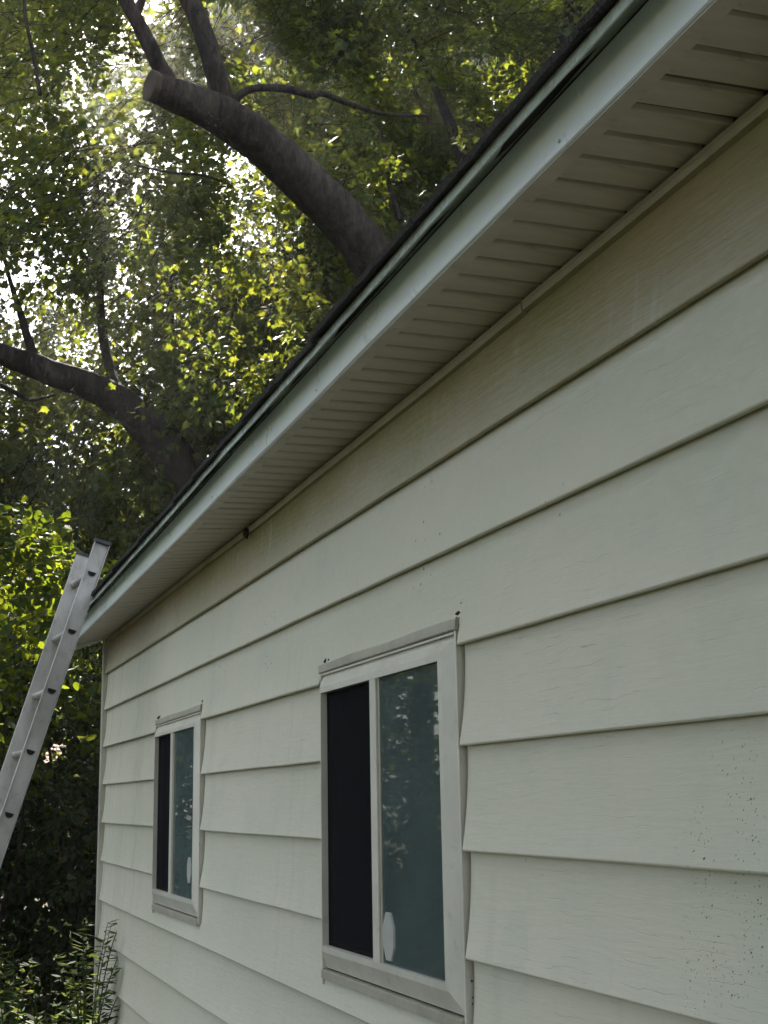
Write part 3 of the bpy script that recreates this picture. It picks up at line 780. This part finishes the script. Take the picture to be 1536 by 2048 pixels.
# openings between boughs, as balls of empty air
GAPS = [(onX(265, 540, 11.5), .26), (onX(265, 540, 16), .45), (onX(10, 660, 11), .35), (onX(10, 660, 16), .5), (onX(70, 200, 12), .35), (onX(70, 200, 17), .5), (onX(180, 60, 12), .4), (onX(210, 880, 13), .4), (onX(210, 870, 16), .5),
        (onX(60, 780, 13), .4), (onX(80, 1080, 14), .5), (onX(640, 480, 12), .15), (onX(790, 470, 13), .3), (onX(760, 470, 18), .5), (onX(330, 60, 13), .3), (onX(1000, 60, 15), .3)]
GAPS += [(onX(98, 1512, X_), .012*X_) for X_ in (8.8, 9.0, 9.2, 9.4, 9.6, 9.8, 10, 10.2, 10.4, 10.7, 11, 11.3, 11.6, 12, 12.3, 12.6, 13, 13.4, 13.8, 14.2, 14.6, 15, 15.6, 16.2, 17, 18, 19, 20, 21, 22, 23, 24, 25)]
def in_gap(P):
    bad = np.zeros(len(P), bool)
    for c, rad in GAPS: bad |= np.linalg.norm(P-c, axis=1) < rad
    return bad
def clear_of_house(P):
    x, y, z = P[:, 0], P[:, 1], P[:, 2]
    rz = 2.62+np.maximum(0, (.2-np.maximum(y, -6.4+.2)))*PIT
    rz = np.where(y < -3, 2.62+3.2*PIT-(-3-y)*PIT, rz)
    inside = (x < 8.25) & (y < .55) & (y > -6.6) & (z < rz+.45)
    near = (x < 6.5) & (y > .1) & (z < 3.2)
    return ~inside & ~near

def twig_leaves(r, center, radii, n_twigs, leaves_per, length, size, droop=.35, zmin=None, shell=0.25, exclude=None, noise_cut=None):
    """leafy twigs through an ellipsoid: returns leaf positions, directions, sizes and twig polylines"""
    c = np.array(center); R = np.array(radii)
    u = r.normal(0, 1, (n_twigs*3, 3)); u /= np.linalg.norm(u, axis=1, keepdims=True)
    rad = (shell+(1-shell)*r.random(n_twigs*3))**(1/2.2)
    # lumpy outline
    lump = np.array([1+.22*mnoise.noise(Vector(v*2.3+c)) for v in u])
    S = c+u*R*(rad*lump)[:, None]
    keep = clear_of_house(S)
    if zmin is not None: keep &= S[:, 2] > zmin
    if exclude is not None: keep &= ~exclude(S)
    if noise_cut is not None:
        nv = np.array([mnoise.noise(Vector(p*.95)) for p in S]); keep &= nv > noise_cut
    S = S[keep][:n_twigs]; u = u[keep][:n_twigs]; n = len(S)
    d = u*np.array([1, 1, .5])+r.normal(0, .45, (n, 3))+np.array([0, 0, -droop]); d /= np.linalg.norm(d, axis=1, keepdims=True)
    L = length*r.uniform(.6, 1.3, n)
    # leaves along the twig in pairs, hanging off to both sides
    t = (r.random((n, leaves_per))**.8)
    side = r.normal(0, 1, (n, leaves_per, 3)); side -= d[:, None, :]*np.sum(side*d[:, None, :], 2, keepdims=True)
    side /= np.linalg.norm(side, axis=2, keepdims=True)
    pet = size*r.uniform(.5, 1.8, (n, leaves_per, 1))
    base = S[:, None, :]+d[:, None, :]*(t*L[:, None])[..., None]
    base[..., 2] -= .25*(t*L[:, None])**2
    P = base+side*pet*np.array([1, 1, .6])
    dirs = side*.8+d[:, None, :]*.5+np.array([0, 0, -.55])+r.normal(0, .25, P.shape)
    P = P.reshape(-1, 3); dirs = dirs.reshape(-1, 3)
    sz = size*np.clip(r.normal(1, .22, len(P)), .5, 1.6)
    return P, dirs, sz, S, d, L
def thin(S, y0):
    return (S[:, 1] > y0) & (np.array([mnoise.noise(Vector(p*.8+9)) for p in S]) < .0)
def twig_wood(mb, S, d, L, rad=.006, back=.35):
    for p, q, l in zip(S, d, L):
        a = Vector(p)-Vector(q)*l*back+Vector((0, 0, -.05)); b = Vector(p)+Vector(q)*l*.5; c = Vector(p)+Vector(q)*l+Vector((0, 0, -.25*l*l))
        rings = []
        for pt, rr in ((a, rad), (b, rad*.7), (c, rad*.3)):
            rings.append([(pt.x+rr*math.cos(w), pt.y+rr*math.sin(w)*.7, pt.z+rr*math.sin(w)*.7) for w in (0, 2.09, 4.19)])
        mb.sweep(rings, True)
def in_frame(P):
    q = (P-CAM) @ ROT                 # camera space
    px = CX+F*q[:, 0]/-q[:, 2]; py = CY-F*q[:, 1]/-q[:, 2]
    return px, py, -q[:, 2]
def crown(name, owner, r, specs, templ, mat, singles=0, tilt=.55, twig_rad=.006, wood=True):
    Ps, Ds, Zs = [], [], []; mb = MB()
    for sp in specs:
        P, D, Z, S, d, L = twig_leaves(r, **sp)
        ok = clear_of_house(P) & ~in_corridor(P) & ~in_gap(P) & (P[:, 2] > .05)
        Ps.append(P[ok]); Ds.append(D[ok]); Zs.append(Z[ok])
        okt = ~in_corridor(S) & ~in_gap(S)
        if wood: twig_wood(mb, S[okt], d[okt], L[okt], twig_rad)
    P, D, Z = np.concatenate(Ps), np.concatenate(Ds), np.concatenate(Zs)
    Fm = leaf_frames(D, tilt, r)
    idx = np.arange(len(P)); sing = np.array([], int)
    if singles:
        px, py, dz = in_frame(P)
        vis = (px > 5) & (px < 1530) & (py > 5) & (py < 1700) & (dz > 0) & (px+py < 1330)
        cand = idx[vis]; order = np.argsort(-(Z[cand]/dz[cand])); sing = cand[order[:singles]]
    rest = np.setdiff1d(idx, sing)
    c = link(name, leaves_mesh(name, P[rest], Fm[rest], Z[rest], templ, mat, r), None, owner); c['kind'] = 'stuff'
    c.location = -Vector(owner.location)
    if len(sing):
        variants = []
        for q in range(6):
            variants.append(leaves_mesh('leaf', np.zeros((1, 3)), np.eye(3)[None], np.ones(1), templ, mat, r, np.array([q/5.0])))
        ow = Vector(owner.location)
        for kk in sing:
            o = link('leaf', variants[kk % 6], None, owner)
            Ml = Matrix(Fm[kk].T.tolist()).to_4x4() @ Matrix.Scale(float(Z[kk]), 4); Ml.translation = Vector(P[kk])-ow
            o.matrix_local = Ml
    if wood and mb.v:
        t = mb.build('twigs', M['bark'], owner); t.location = -Vector(owner.location); t['kind'] = 'stuff'
    return len(P)

def bough(mb, a, b, r0, r1, sag=.3, seed=0):
    a, b = Vector(a), Vector(b); mid = (a+b)/2+Vector((R_.uniform(-.3, .3), R_.uniform(-.3, .3), sag))
    limb(mb, [a, (a+mid)/2+Vector((0, 0, sag*.2)), mid, (mid+b)/2, b], [r0, r0*.85, (r0+r1)/2, r1*1.2, r1], 8, .05, 3)

total = 0
# --- maple with the sawn-off limb
mapleA = thing('maple_tree', 'large maple beside the roof with a sawn off limb end facing the yard', 'tree', (11.2, -4.6, 0))
off = -Vector(mapleA.location)
def add_wood(name, owner, pts, rad, sides=18, rough=.09, sub=6, mat=None, cap=True):
    mb = MB(); limb(mb, pts, rad, sides, rough, sub, cap); o = mb.build(name, mat or M['bark'], owner, True); o.location = -Vector(owner.location); return o
stem = onX(1175, 30, 11.2); stem2 = onX(1190, -420, 11.3)
add_wood('trunk', mapleA, [(11.2, -4.6, -.2), (11.2, -4.6, 1.2), (11.15, -4.55, 3.0), (11.2, -4.4, 5.2), tuple(stem), tuple(stem2), (11.4, -4.6, 11.2)], [.62, .48, .42, .36, .25, .21, .08], 22, .08, 5)
pts, rad = pxpath([(300, 171, 9.6, 62), (340, 186, 9.65, 70), (405, 213, 9.75, 80), (480, 255, 9.85, 88), (555, 315, 9.95, 94), (625, 378, 10.05, 98), (690, 445, 10.2, 100), (750, 525, 10.35, 104), (800, 610, 10.5, 108), (880, 760, 10.75, 112)])
pts.append(np.array([11.1, -4.2, 3.6])); rad.append(.24)
add_wood('limb', mapleA, pts, rad, 44, .085, 14)
# the pale sawn face at the limb's end
c0 = Vector(pts[0]); tdir = (Vector(pts[0])-Vector(pts[1])).normalized()
u_ = Vector((0, 0, 1)); u_ = (u_-tdir*u_.dot(tdir)).normalized(); v_ = tdir.cross(u_)
mb = MB(); rr0 = rad[0]*1.04
ringp = [[tuple(c0+tdir*(.002+dd)+(u_*math.cos(a*math.pi/12)+v_*math.sin(a*math.pi/12))*rr0*f*(1+.03*math.sin(a*1.7))) for a in range(24)] for dd, f in ((-.05, 1.03), (.0, 1.04), (.006, .98), (.008, .6), (.006, .1))]
mb.sweep(ringp, True, True); o = mb.build('sawn_face', M['sawn'], mapleA); o.location = off
for path in (
    [(455, 225, 9.82, 54), (440, 180, 9.8, 48), (428, 135, 9.8, 45), (414, 85, 9.85, 44), (395, 35, 9.9, 42), (368, -25, 10.0, 38), (330, -140, 10.2, 30), (310, -330, 10.5, 16)],
    [(345, 180, 9.66, 44), (318, 130, 9.6, 36), (296, 85, 9.6, 34), (268, 30, 9.6, 31), (240, -20, 9.65, 29), (190, -110, 9.8, 22), (120, -260, 10.0, 10)],
    [(268, 32, 9.6, 22), (284, 0, 9.62, 18), (292, -45, 9.7, 15), (320, -160, 9.9, 6)],
    [(466, 222, 9.82, 24), (474, 196, 9.8, 18), (497, 180, 9.8, 16), (535, 175, 9.85, 17), (585, 180, 9.95, 17), (625, 190, 10.0, 19), (645, 187, 10.0, 14), (700, 208, 10.1, 13), (770, 228, 10.3, 9), (860, 232, 10.6, 5)],
    [(800, 440, 11.6, 13), (785, 395, 11.6, 11), (770, 350, 11.7, 9), (773, 310, 11.8, 7), (760, 250, 12, 4)],
    [(445, 362, 10.6, 5), (400, 350, 10.6, 5), (340, 345, 10.7, 5), (270, 330, 10.9, 4)],
    [(80, 190, 10.2, 9), (65, 100, 10.2, 8), (50, 30, 10.2, 7), (48, -40, 10.2, 6)]):
    p_, r_ = pxpath(path); add_wood('branch', mapleA, p_, r_, 12, .05, 5)
mb = MB()
for tgt in ((13.2, -4.0, 10.5), (12.9, -6.5, 9.5), (14.0, -5.2, 9.2)):
    bough(mb, (11.2, -4.4, R_.uniform(5.5, 7.5)), tgt, .12, .03, .4)
o = mb.build('boughs', M['bark'], mapleA); o.location = off; o['kind'] = 'stuff'
r = np.random.default_rng(21)
total += crown('crown', mapleA, r, [
    dict(center=(11.6, -2.4, 8.1), radii=(2.9, 4.2, 4.3), n_twigs=3300, leaves_per=26, length=.75, size=.072, noise_cut=-.38, exclude=lambda S: ((S[:, 0] < 10.75) & (S[:, 1] < .9) & (S[:, 1] > -4.4)) | ((S[:, 0] < 12.6) & (S[:, 2] < 6.2) & (S[:, 1] > -1.55)) | ((S[:, 0] < 12.6) & (S[:, 2] < 5.3) & (S[:, 1] > -2.7)) | thin(S, -.2)),
    dict(center=(11.7, -2.0, 6.4), radii=(.8, 1.0, 1.9), n_twigs=620, leaves_per=24, length=.6, size=.078, exclude=lambda S: (S[:, 0] < 10.9) | (S[:, 2] < 5.25)),
    dict(center=(12.8, -4.3, 8.6), radii=(1.6, 3.2, 3.2), n_twigs=900, leaves_per=24, length=.75, size=.075, noise_cut=-.5),
    dict(center=(13.6, -.9, 5.9), radii=(1.0, 2.8, 2.0), n_twigs=800, leaves_per=24, length=.7, size=.075, noise_cut=-.3, zmin=3.6, exclude=lambda S: S[:, 0] < 12.7)], T_MAPLE, M['maple'], singles=280)

# --- second maple whose limb slopes left behind the eave
mapleB = thing('maple_tree', 'maple behind the far eave whose dark limb slopes up to the left edge', 'tree', (13.2, -3.6, 0))
pts, rad = pxpath([(-160, 655, 12.2, 30), (-60, 690, 12.1, 38), (0, 708, 12.0, 44), (60, 728, 12, 48), (120, 752, 12, 52), (180, 772, 12.05, 58), (240, 805, 12.1, 66), (300, 858, 12.2, 74), (350, 915, 12.3, 80), (395, 975, 12.4, 84), (470, 1090, 12.6, 92), (560, 1240, 12.8, 100)])
pts += [np.array([13.15, -3.4, 2.0]), np.array([13.2, -3.6, -.2])]; rad += [.30, .42]
add_wood('trunk', mapleB, pts[::-1], rad[::-1], 22, .075, 6)
for path in ([(75, 735, 12, 22), (55, 675, 12, 17), (42, 630, 12, 14), (20, 560, 12.1, 9), (0, 480, 12.2, 5)],
             [(0, 770, 12.3, 10), (25, 782, 12.3, 9), (60, 800, 12.3, 7), (110, 790, 12.3, 4)],
             [(245, 795, 12.1, 24), (215, 720, 12.6, 20), (200, 600, 13.2, 17), (205, 450, 13.8, 13), (170, 250, 14.2, 8)],
             [(330, 885, 12.25, 26), (360, 780, 12.9, 22), (340, 640, 13.7, 18), (365, 460, 14.4, 13), (420, 240, 14.9, 7)]):
    p_, r_ = pxpath(path); add_wood('branch', mapleB, p_, r_, 10, .05, 5)
r = np.random.default_rng(22)
total += crown('crown', mapleB, r, [
    dict(center=(15.2, -1.6, 8.0), radii=(2.6, 5.0, 4.8), n_twigs=2700, leaves_per=25, length=.85, size=.082, noise_cut=-.34, exclude=lambda S: thin(S, -.1)),
    dict(center=tuple(onX(500, 400, 15.6)), radii=(.8, 1.8, 1.8), n_twigs=560, leaves_per=24, length=.7, size=.085),
    dict(center=tuple(onX(60, 560, 16.2)), radii=(.8, 1.1, 1.3), n_twigs=150, leaves_per=24, length=.7, size=.085),
    dict(center=(13.2, -.3, 5.2), radii=(1.2, 2.2, 1.5), n_twigs=300, leaves_per=22, length=.7, size=.08, noise_cut=-.1, zmin=3.4, exclude=lambda S: S[:, 0] < 12.6)], T_MAPLE, M['maple'], singles=60)

# --- trees further off
def far_tree(label, base, h, center, radii, n, lp_, size, seed, templ=T_ROUND, mat='farleaf', low=None, tr=.22):
    t = thing('maple_tree' if templ is T_MAPLE else 'shade_tree', label, 'tree', base)
    bx, by, bz = base
    add_wood('trunk', t, [(bx, by, -.2), (bx+.05, by, h*.2), (bx-.1, by+.1, h*.45), (bx, by+.1, h*.7), (bx+.1, by, h*.95)], [tr*1.4, tr, tr*.8, tr*.5, tr*.15], 12, .06, 4)
    mb = MB(); rr = random.Random(seed)
    for q in range(7):
        a = rr.uniform(0, 6.28); z0 = h*rr.uniform(.3, .6)
        bough(mb, (bx, by+.05, z0), (bx+math.cos(a)*radii[0]*.7, by+math.sin(a)*radii[1]*.7, z0+h*rr.uniform(.05, .3)), tr*.4, tr*.08, .3)
    o = mb.build('boughs', M['bark'], t); o.location = -Vector(base); o['kind'] = 'stuff'
    specs = [dict(center=center, radii=radii, n_twigs=n, leaves_per=lp_, length=1.0, size=size, noise_cut=-.3)]
    if low: specs.append(dict(center=low[0], radii=low[1], n_twigs=low[2], leaves_per=lp_, length=.9, size=size, noise_cut=-.3))
    return crown('crown', t, np.random.default_rng(seed), specs, templ, M[mat], wood=False)
total += far_tree('leafy maple in the side yard left of the ladder and nearest the picture edge', (17.5, 2.8, 0), 10, (17.3, 2.9, 5.6), (3.0, 3.4, 3.8), 540, 22, .12, 31, T_MAPLE, 'maple')
total += far_tree('tall tree behind the two maples, glimpsed through their leaves above the roof', (22, -6, 0), 9, (22, -6.0, 5.2), (2.5, 5.5, 3.6), 560, 22, .17, 32)
total += far_tree('broad tree far behind the ladder seen between the maple boughs', (24, -.5, 0), 8, (24, -.6, 4.6), (2.6, 4.8, 2.6), 560, 22, .17, 33)
total += far_tree('distant tree behind the roof ridge at upper right, mostly hidden by leaves', (25, -13.5, 0), 15, (25, -13, 10), (3, 5, 5), 450, 22, .2, 34)
total += far_tree('tall tree at far left of the yard outside the eave line', (22, 7.5, 0), 12, (22, 7.5, 6.8), (3.5, 4.2, 5.8), 700, 22, .16, 35)

total += far_tree('large spreading unseen tree added behind the camera to block sky light from the wall', (-.6, 7.2, 0), 10, (-.4, 5.6, 5.9), (4.4, 3.4, 3.2), 1500, 22, .13, 37, tr=.3)  # unseen tree added to keep sky light off the near wall
for (lab, bx_, by_, sd) in (('tall tree added to block the sun deep beyond the yard behind the sawn limb, crown above the picture', 23.5, -8.5, 71), ('tall tree added to block the sun deep beyond the yard above the dark sloping limb', 24.0, .6, 72), ('tall tree added to block the sun deep beyond the yard past the upper left corner', 22.5, 9.0, 73)):  # tall crowns added out of view to block sun from the canopy
    total += far_tree(lab, (bx_, by_, 0), 21, (bx_, by_, 19.2), (3.8, 5.8, 4.2), 1000, 22, .20, sd, tr=.32)
# --- shrubs and dark undergrowth left of the house corner
def shrub(label, base, height, rx, ry, n, lp_, size, seed, templ=T_ROUND, mat='shrub', singles=0, zc=.5, rz=.55):
    t = thing('shrub', label, 'shrub', base, None); bx, by, _ = base
    mb = MB(); rr = random.Random(seed)
    for q in range(7):
        a = rr.uniform(0, 6.28); ex = (bx+math.cos(a)*rx*.6, by+math.sin(a)*ry*.6, height*rr.uniform(.5, .85))
        bough(mb, (bx+.1*math.cos(a), by+.1*math.sin(a), -.05), ex, .03, .008, .15)
    o = mb.build('stems', M['bark'], t); o.location = -Vector(base)
    return crown('foliage', t, np.random.default_rng(seed), [dict(center=(bx, by, height*zc), radii=(rx, ry, height*rz), n_twigs=n, leaves_per=lp_, length=.45, size=size, droop=.2, shell=.15)], templ, M[mat], singles, wood=False)
total += shrub('round leaved bush with sunlit yellow green tips behind the ladder top', (9.7, .75, 0), 3.05, .95, 1.05, 520, 18, .062, 41, singles=200, zc=.90, rz=.28)
total += shrub('dark overgrown bush close behind the house corner', (10.6, -.55, 0), 3.2, 1.2, 1.0, 1000, 18, .047, 42, mat='shaded_shrub', zc=.45)
total += shrub('wide dark bush behind the ladder foot at the left edge', (11.0, 1.9, 0), 3.2, 1.3, 1.3, 1050, 18, .047, 43, mat='shaded_shrub', zc=.45)
total += shrub('tall shaded bush deep in the yard between the ladder and the corner', (13.0, .6, 0), 3.3, 1.4, 1.6, 900, 18, .06, 44, mat='shaded_shrub', zc=.38)
total += shrub('long dark hedge bush deep behind the house end', (14.2, -2.2, 0), 2.6, 1.4, 1.8, 700, 18, .08, 45, mat='shaded_shrub', zc=.45)
total += shrub('low shaded bush in front of the wide dark bush at left', (9.4, 1.9, 0), 1.6, .9, .9, 420, 18, .05, 46, mat='shaded_shrub')

for q_, (hx, hy) in enumerate(((-5.2, 5.2), (-2.0, 4.9), (1.6, 5.0))):  # unseen hedge added to hold low sky light off the wall
    total += shrub(('rearmost', 'middle', 'foremost')[q_]+' bush of the tall unseen hedge added to block low sky light from the house wall', (hx, hy, 0), (5.0, 5.1, 5.3)[q_], 1.75, 1.1, (640, 660, 700)[q_], 18, .13, 81+q_)
# --- weeds at the corner
def weed(label, base, height, seed, nst, narrow=True, lean=(0, 0), spread=.10):
    t = thing('weed', label, 'weed', base, 'weeds at the foot of the house corner'); rr = np.random.default_rng(seed); rp = random.Random(seed)
    bx, by, _ = base; mb = MB(); P, D, Z = [], [], []
    for q in range(nst):
        a = rp.uniform(0, 6.28); hh = height*rp.uniform(.6, 1.05); dx, dy = math.cos(a)*spread*rp.uniform(.3, 1)+lean[0], math.sin(a)*spread*rp.uniform(.3, 1)+lean[1]
        pts = [Vector((bx+dx*.2, by+dy*.2, -.03)), Vector((bx+dx*.6, by+dy*.6, hh*.4)), Vector((bx+dx*1.3, by+dy*1.3, hh*.75)), Vector((bx+dx*2.4, by+dy*2.4, hh))]
        limb(mb, pts, [.0045, .004, .003, .0012], 5, 0, 4, False)
        for s in range(46 if narrow else 30):
            f = rp.uniform(.25, 1.0); i = min(2, int(f*3)); tt = f*3-i; p = pts[i]*(1-tt)+pts[i+1]*tt
            b = rp.uniform(0, 6.28); P.append(p); D.append((math.cos(b), math.sin(b), rp.uniform(-.1, .7))); Z.append((rp.uniform(.05, .10) if narrow else rp.uniform(.03, .06))*(1.25-.6*f))
    P, D, Z = np.array(P), np.array(D), np.array(Z)
    c = link('leaves', leaves_mesh('leaves', P, leaf_frames(D, .4, rr), Z, T_NARROW if narrow else T_ROUND, M['weed'], rr), None, t); c['kind'] = 'stuff'; c.location = -Vector(base)
    o = mb.build('stems', M['weed'], t); o.location = -Vector(base)
weed('tall narrow leaved weed growing against the corner post siding', (7.15, .16, 0), 1.02, 51, 13, True, (0, -.01), .09)
weed('narrow leaved weed just left of the corner post, mostly in shade', (7.35, .34, 0), .86, 52, 4, True, (0, .0), .10)
weed('sunlit yellowish weed arching left of the corner post', (7.2, .50, 0), .82, 53, 4, False, (-.02, .06), .12)
weed('low sunlit weed with pale leaf tips nearest the bottom edge', (6.75, .42, 0), .62, 54, 4, False, (-.02, .05), .14)
weed('small weed at the bottom left edge under the ladder', (7.0, .78, 0), .50, 55, 3, False, (0, .05), .12)
weed('slim weed standing behind the corner post', (8.05, .42, 0), .95, 56, 5, True, (0, .02), .08)

# grass in the yard, nobody could count it
r = np.random.default_rng(61); N = 26000
gx_ = r.uniform(4.5, 20, N); gy_ = r.uniform(-3, 6, N); ok = ~((gx_ < 7.95) & (gy_ < .06)); gx_, gy_ = gx_[ok], gy_[ok]
P = np.stack([gx_, gy_, np.full(len(gx_), -.03)], 1); D = np.stack([r.normal(0, .35, len(P)), r.normal(0, .35, len(P)), np.ones(len(P))], 1)
g_ = link('grass', leaves_mesh('grass', P, leaf_frames(D, 1.0, r), r.uniform(.05, .15, len(P)), narrow_template(.05), M['grass'], r), None); g_['kind'] = 'stuff'

# --- neighbour's house glimpsed through the leaves
nb = thing('neighbour_house', 'neighbouring house with pinkish shingled roof glimpsed through leaves beside the ladder', 'house', (33, -2.5, 0))
def nbp(mb, name, mat, stuff=False):
    o = mb.build(name, mat, nb); o.location = (-33, 2.5, 0)
    if stuff: o['kind'] = 'stuff'
    return o
mb = MB(); mb.box(29.3, 37, -8, 3, 0, 2.35); nbp(mb, 'wall', M['farwall'])
mb = MB(); mb.add([(28.8, -8.4, 2.2), (28.8, 3.4, 2.2), (33.2, 3.4, 4.6), (33.2, -8.4, 4.6), (37.6, 3.4, 2.2), (37.6, -8.4, 2.2), (28.8, -8.4, 2.05), (28.8, 3.4, 2.05), (37.6, 3.4, 2.05), (37.6, -8.4, 2.05)],
       [(0, 1, 2, 3), (3, 2, 4, 5), (0, 6, 7, 1), (4, 8, 9, 5), (1, 7, 8, 4, 2), (0, 3, 5, 9, 6)]); nbp(mb, 'roof', M['farroof'])
mb = MB(); rr = random.Random(5)
for row in range(26):
    f0 = row/26
    for j in range(36):
        y = -8.35+j*.327+(row % 2)*.16; x = 28.8+4.4*f0; z = 2.2+2.4*f0+.012; e = rr.uniform(0, .012)
        mb.add([(x-.02, y, z+e+.012), (x-.02, y+.31, z+e+.012), (x+.17, y+.31, z+.10), (x+.17, y, z+.10), (x-.02, y, z-.01), (x-.02, y+.31, z-.01)], [(0, 1, 2, 3), (4, 5, 1, 0)])
nbp(mb, 'shingle_course', M['farroof'], True)
mb = MB(); mb.box(29.27, 29.295, -1.6, -.4, .9, 2.0); nbp(mb, 'window', M['blackcap'])
print('leaves', total)

# --- thin haze added to imitate lens glare at the upper left
k = NT('glare_haze')
pv = k.n('ShaderNodeVolumePrincipled'); pv.inputs['Color'].default_value = (0.96, 0.97, 1.0, 1); pv.inputs['Density'].default_value = 0.0022; pv.inputs['Anisotropy'].default_value = 0.88
k.link(pv.outputs[0], k.out.inputs['Volume'])
mb = MB(); mb.box(-620, 620, -620, 620, -1.2, 26); hz = mb.build('haze', k.m); hz['kind'] = 'stuff'
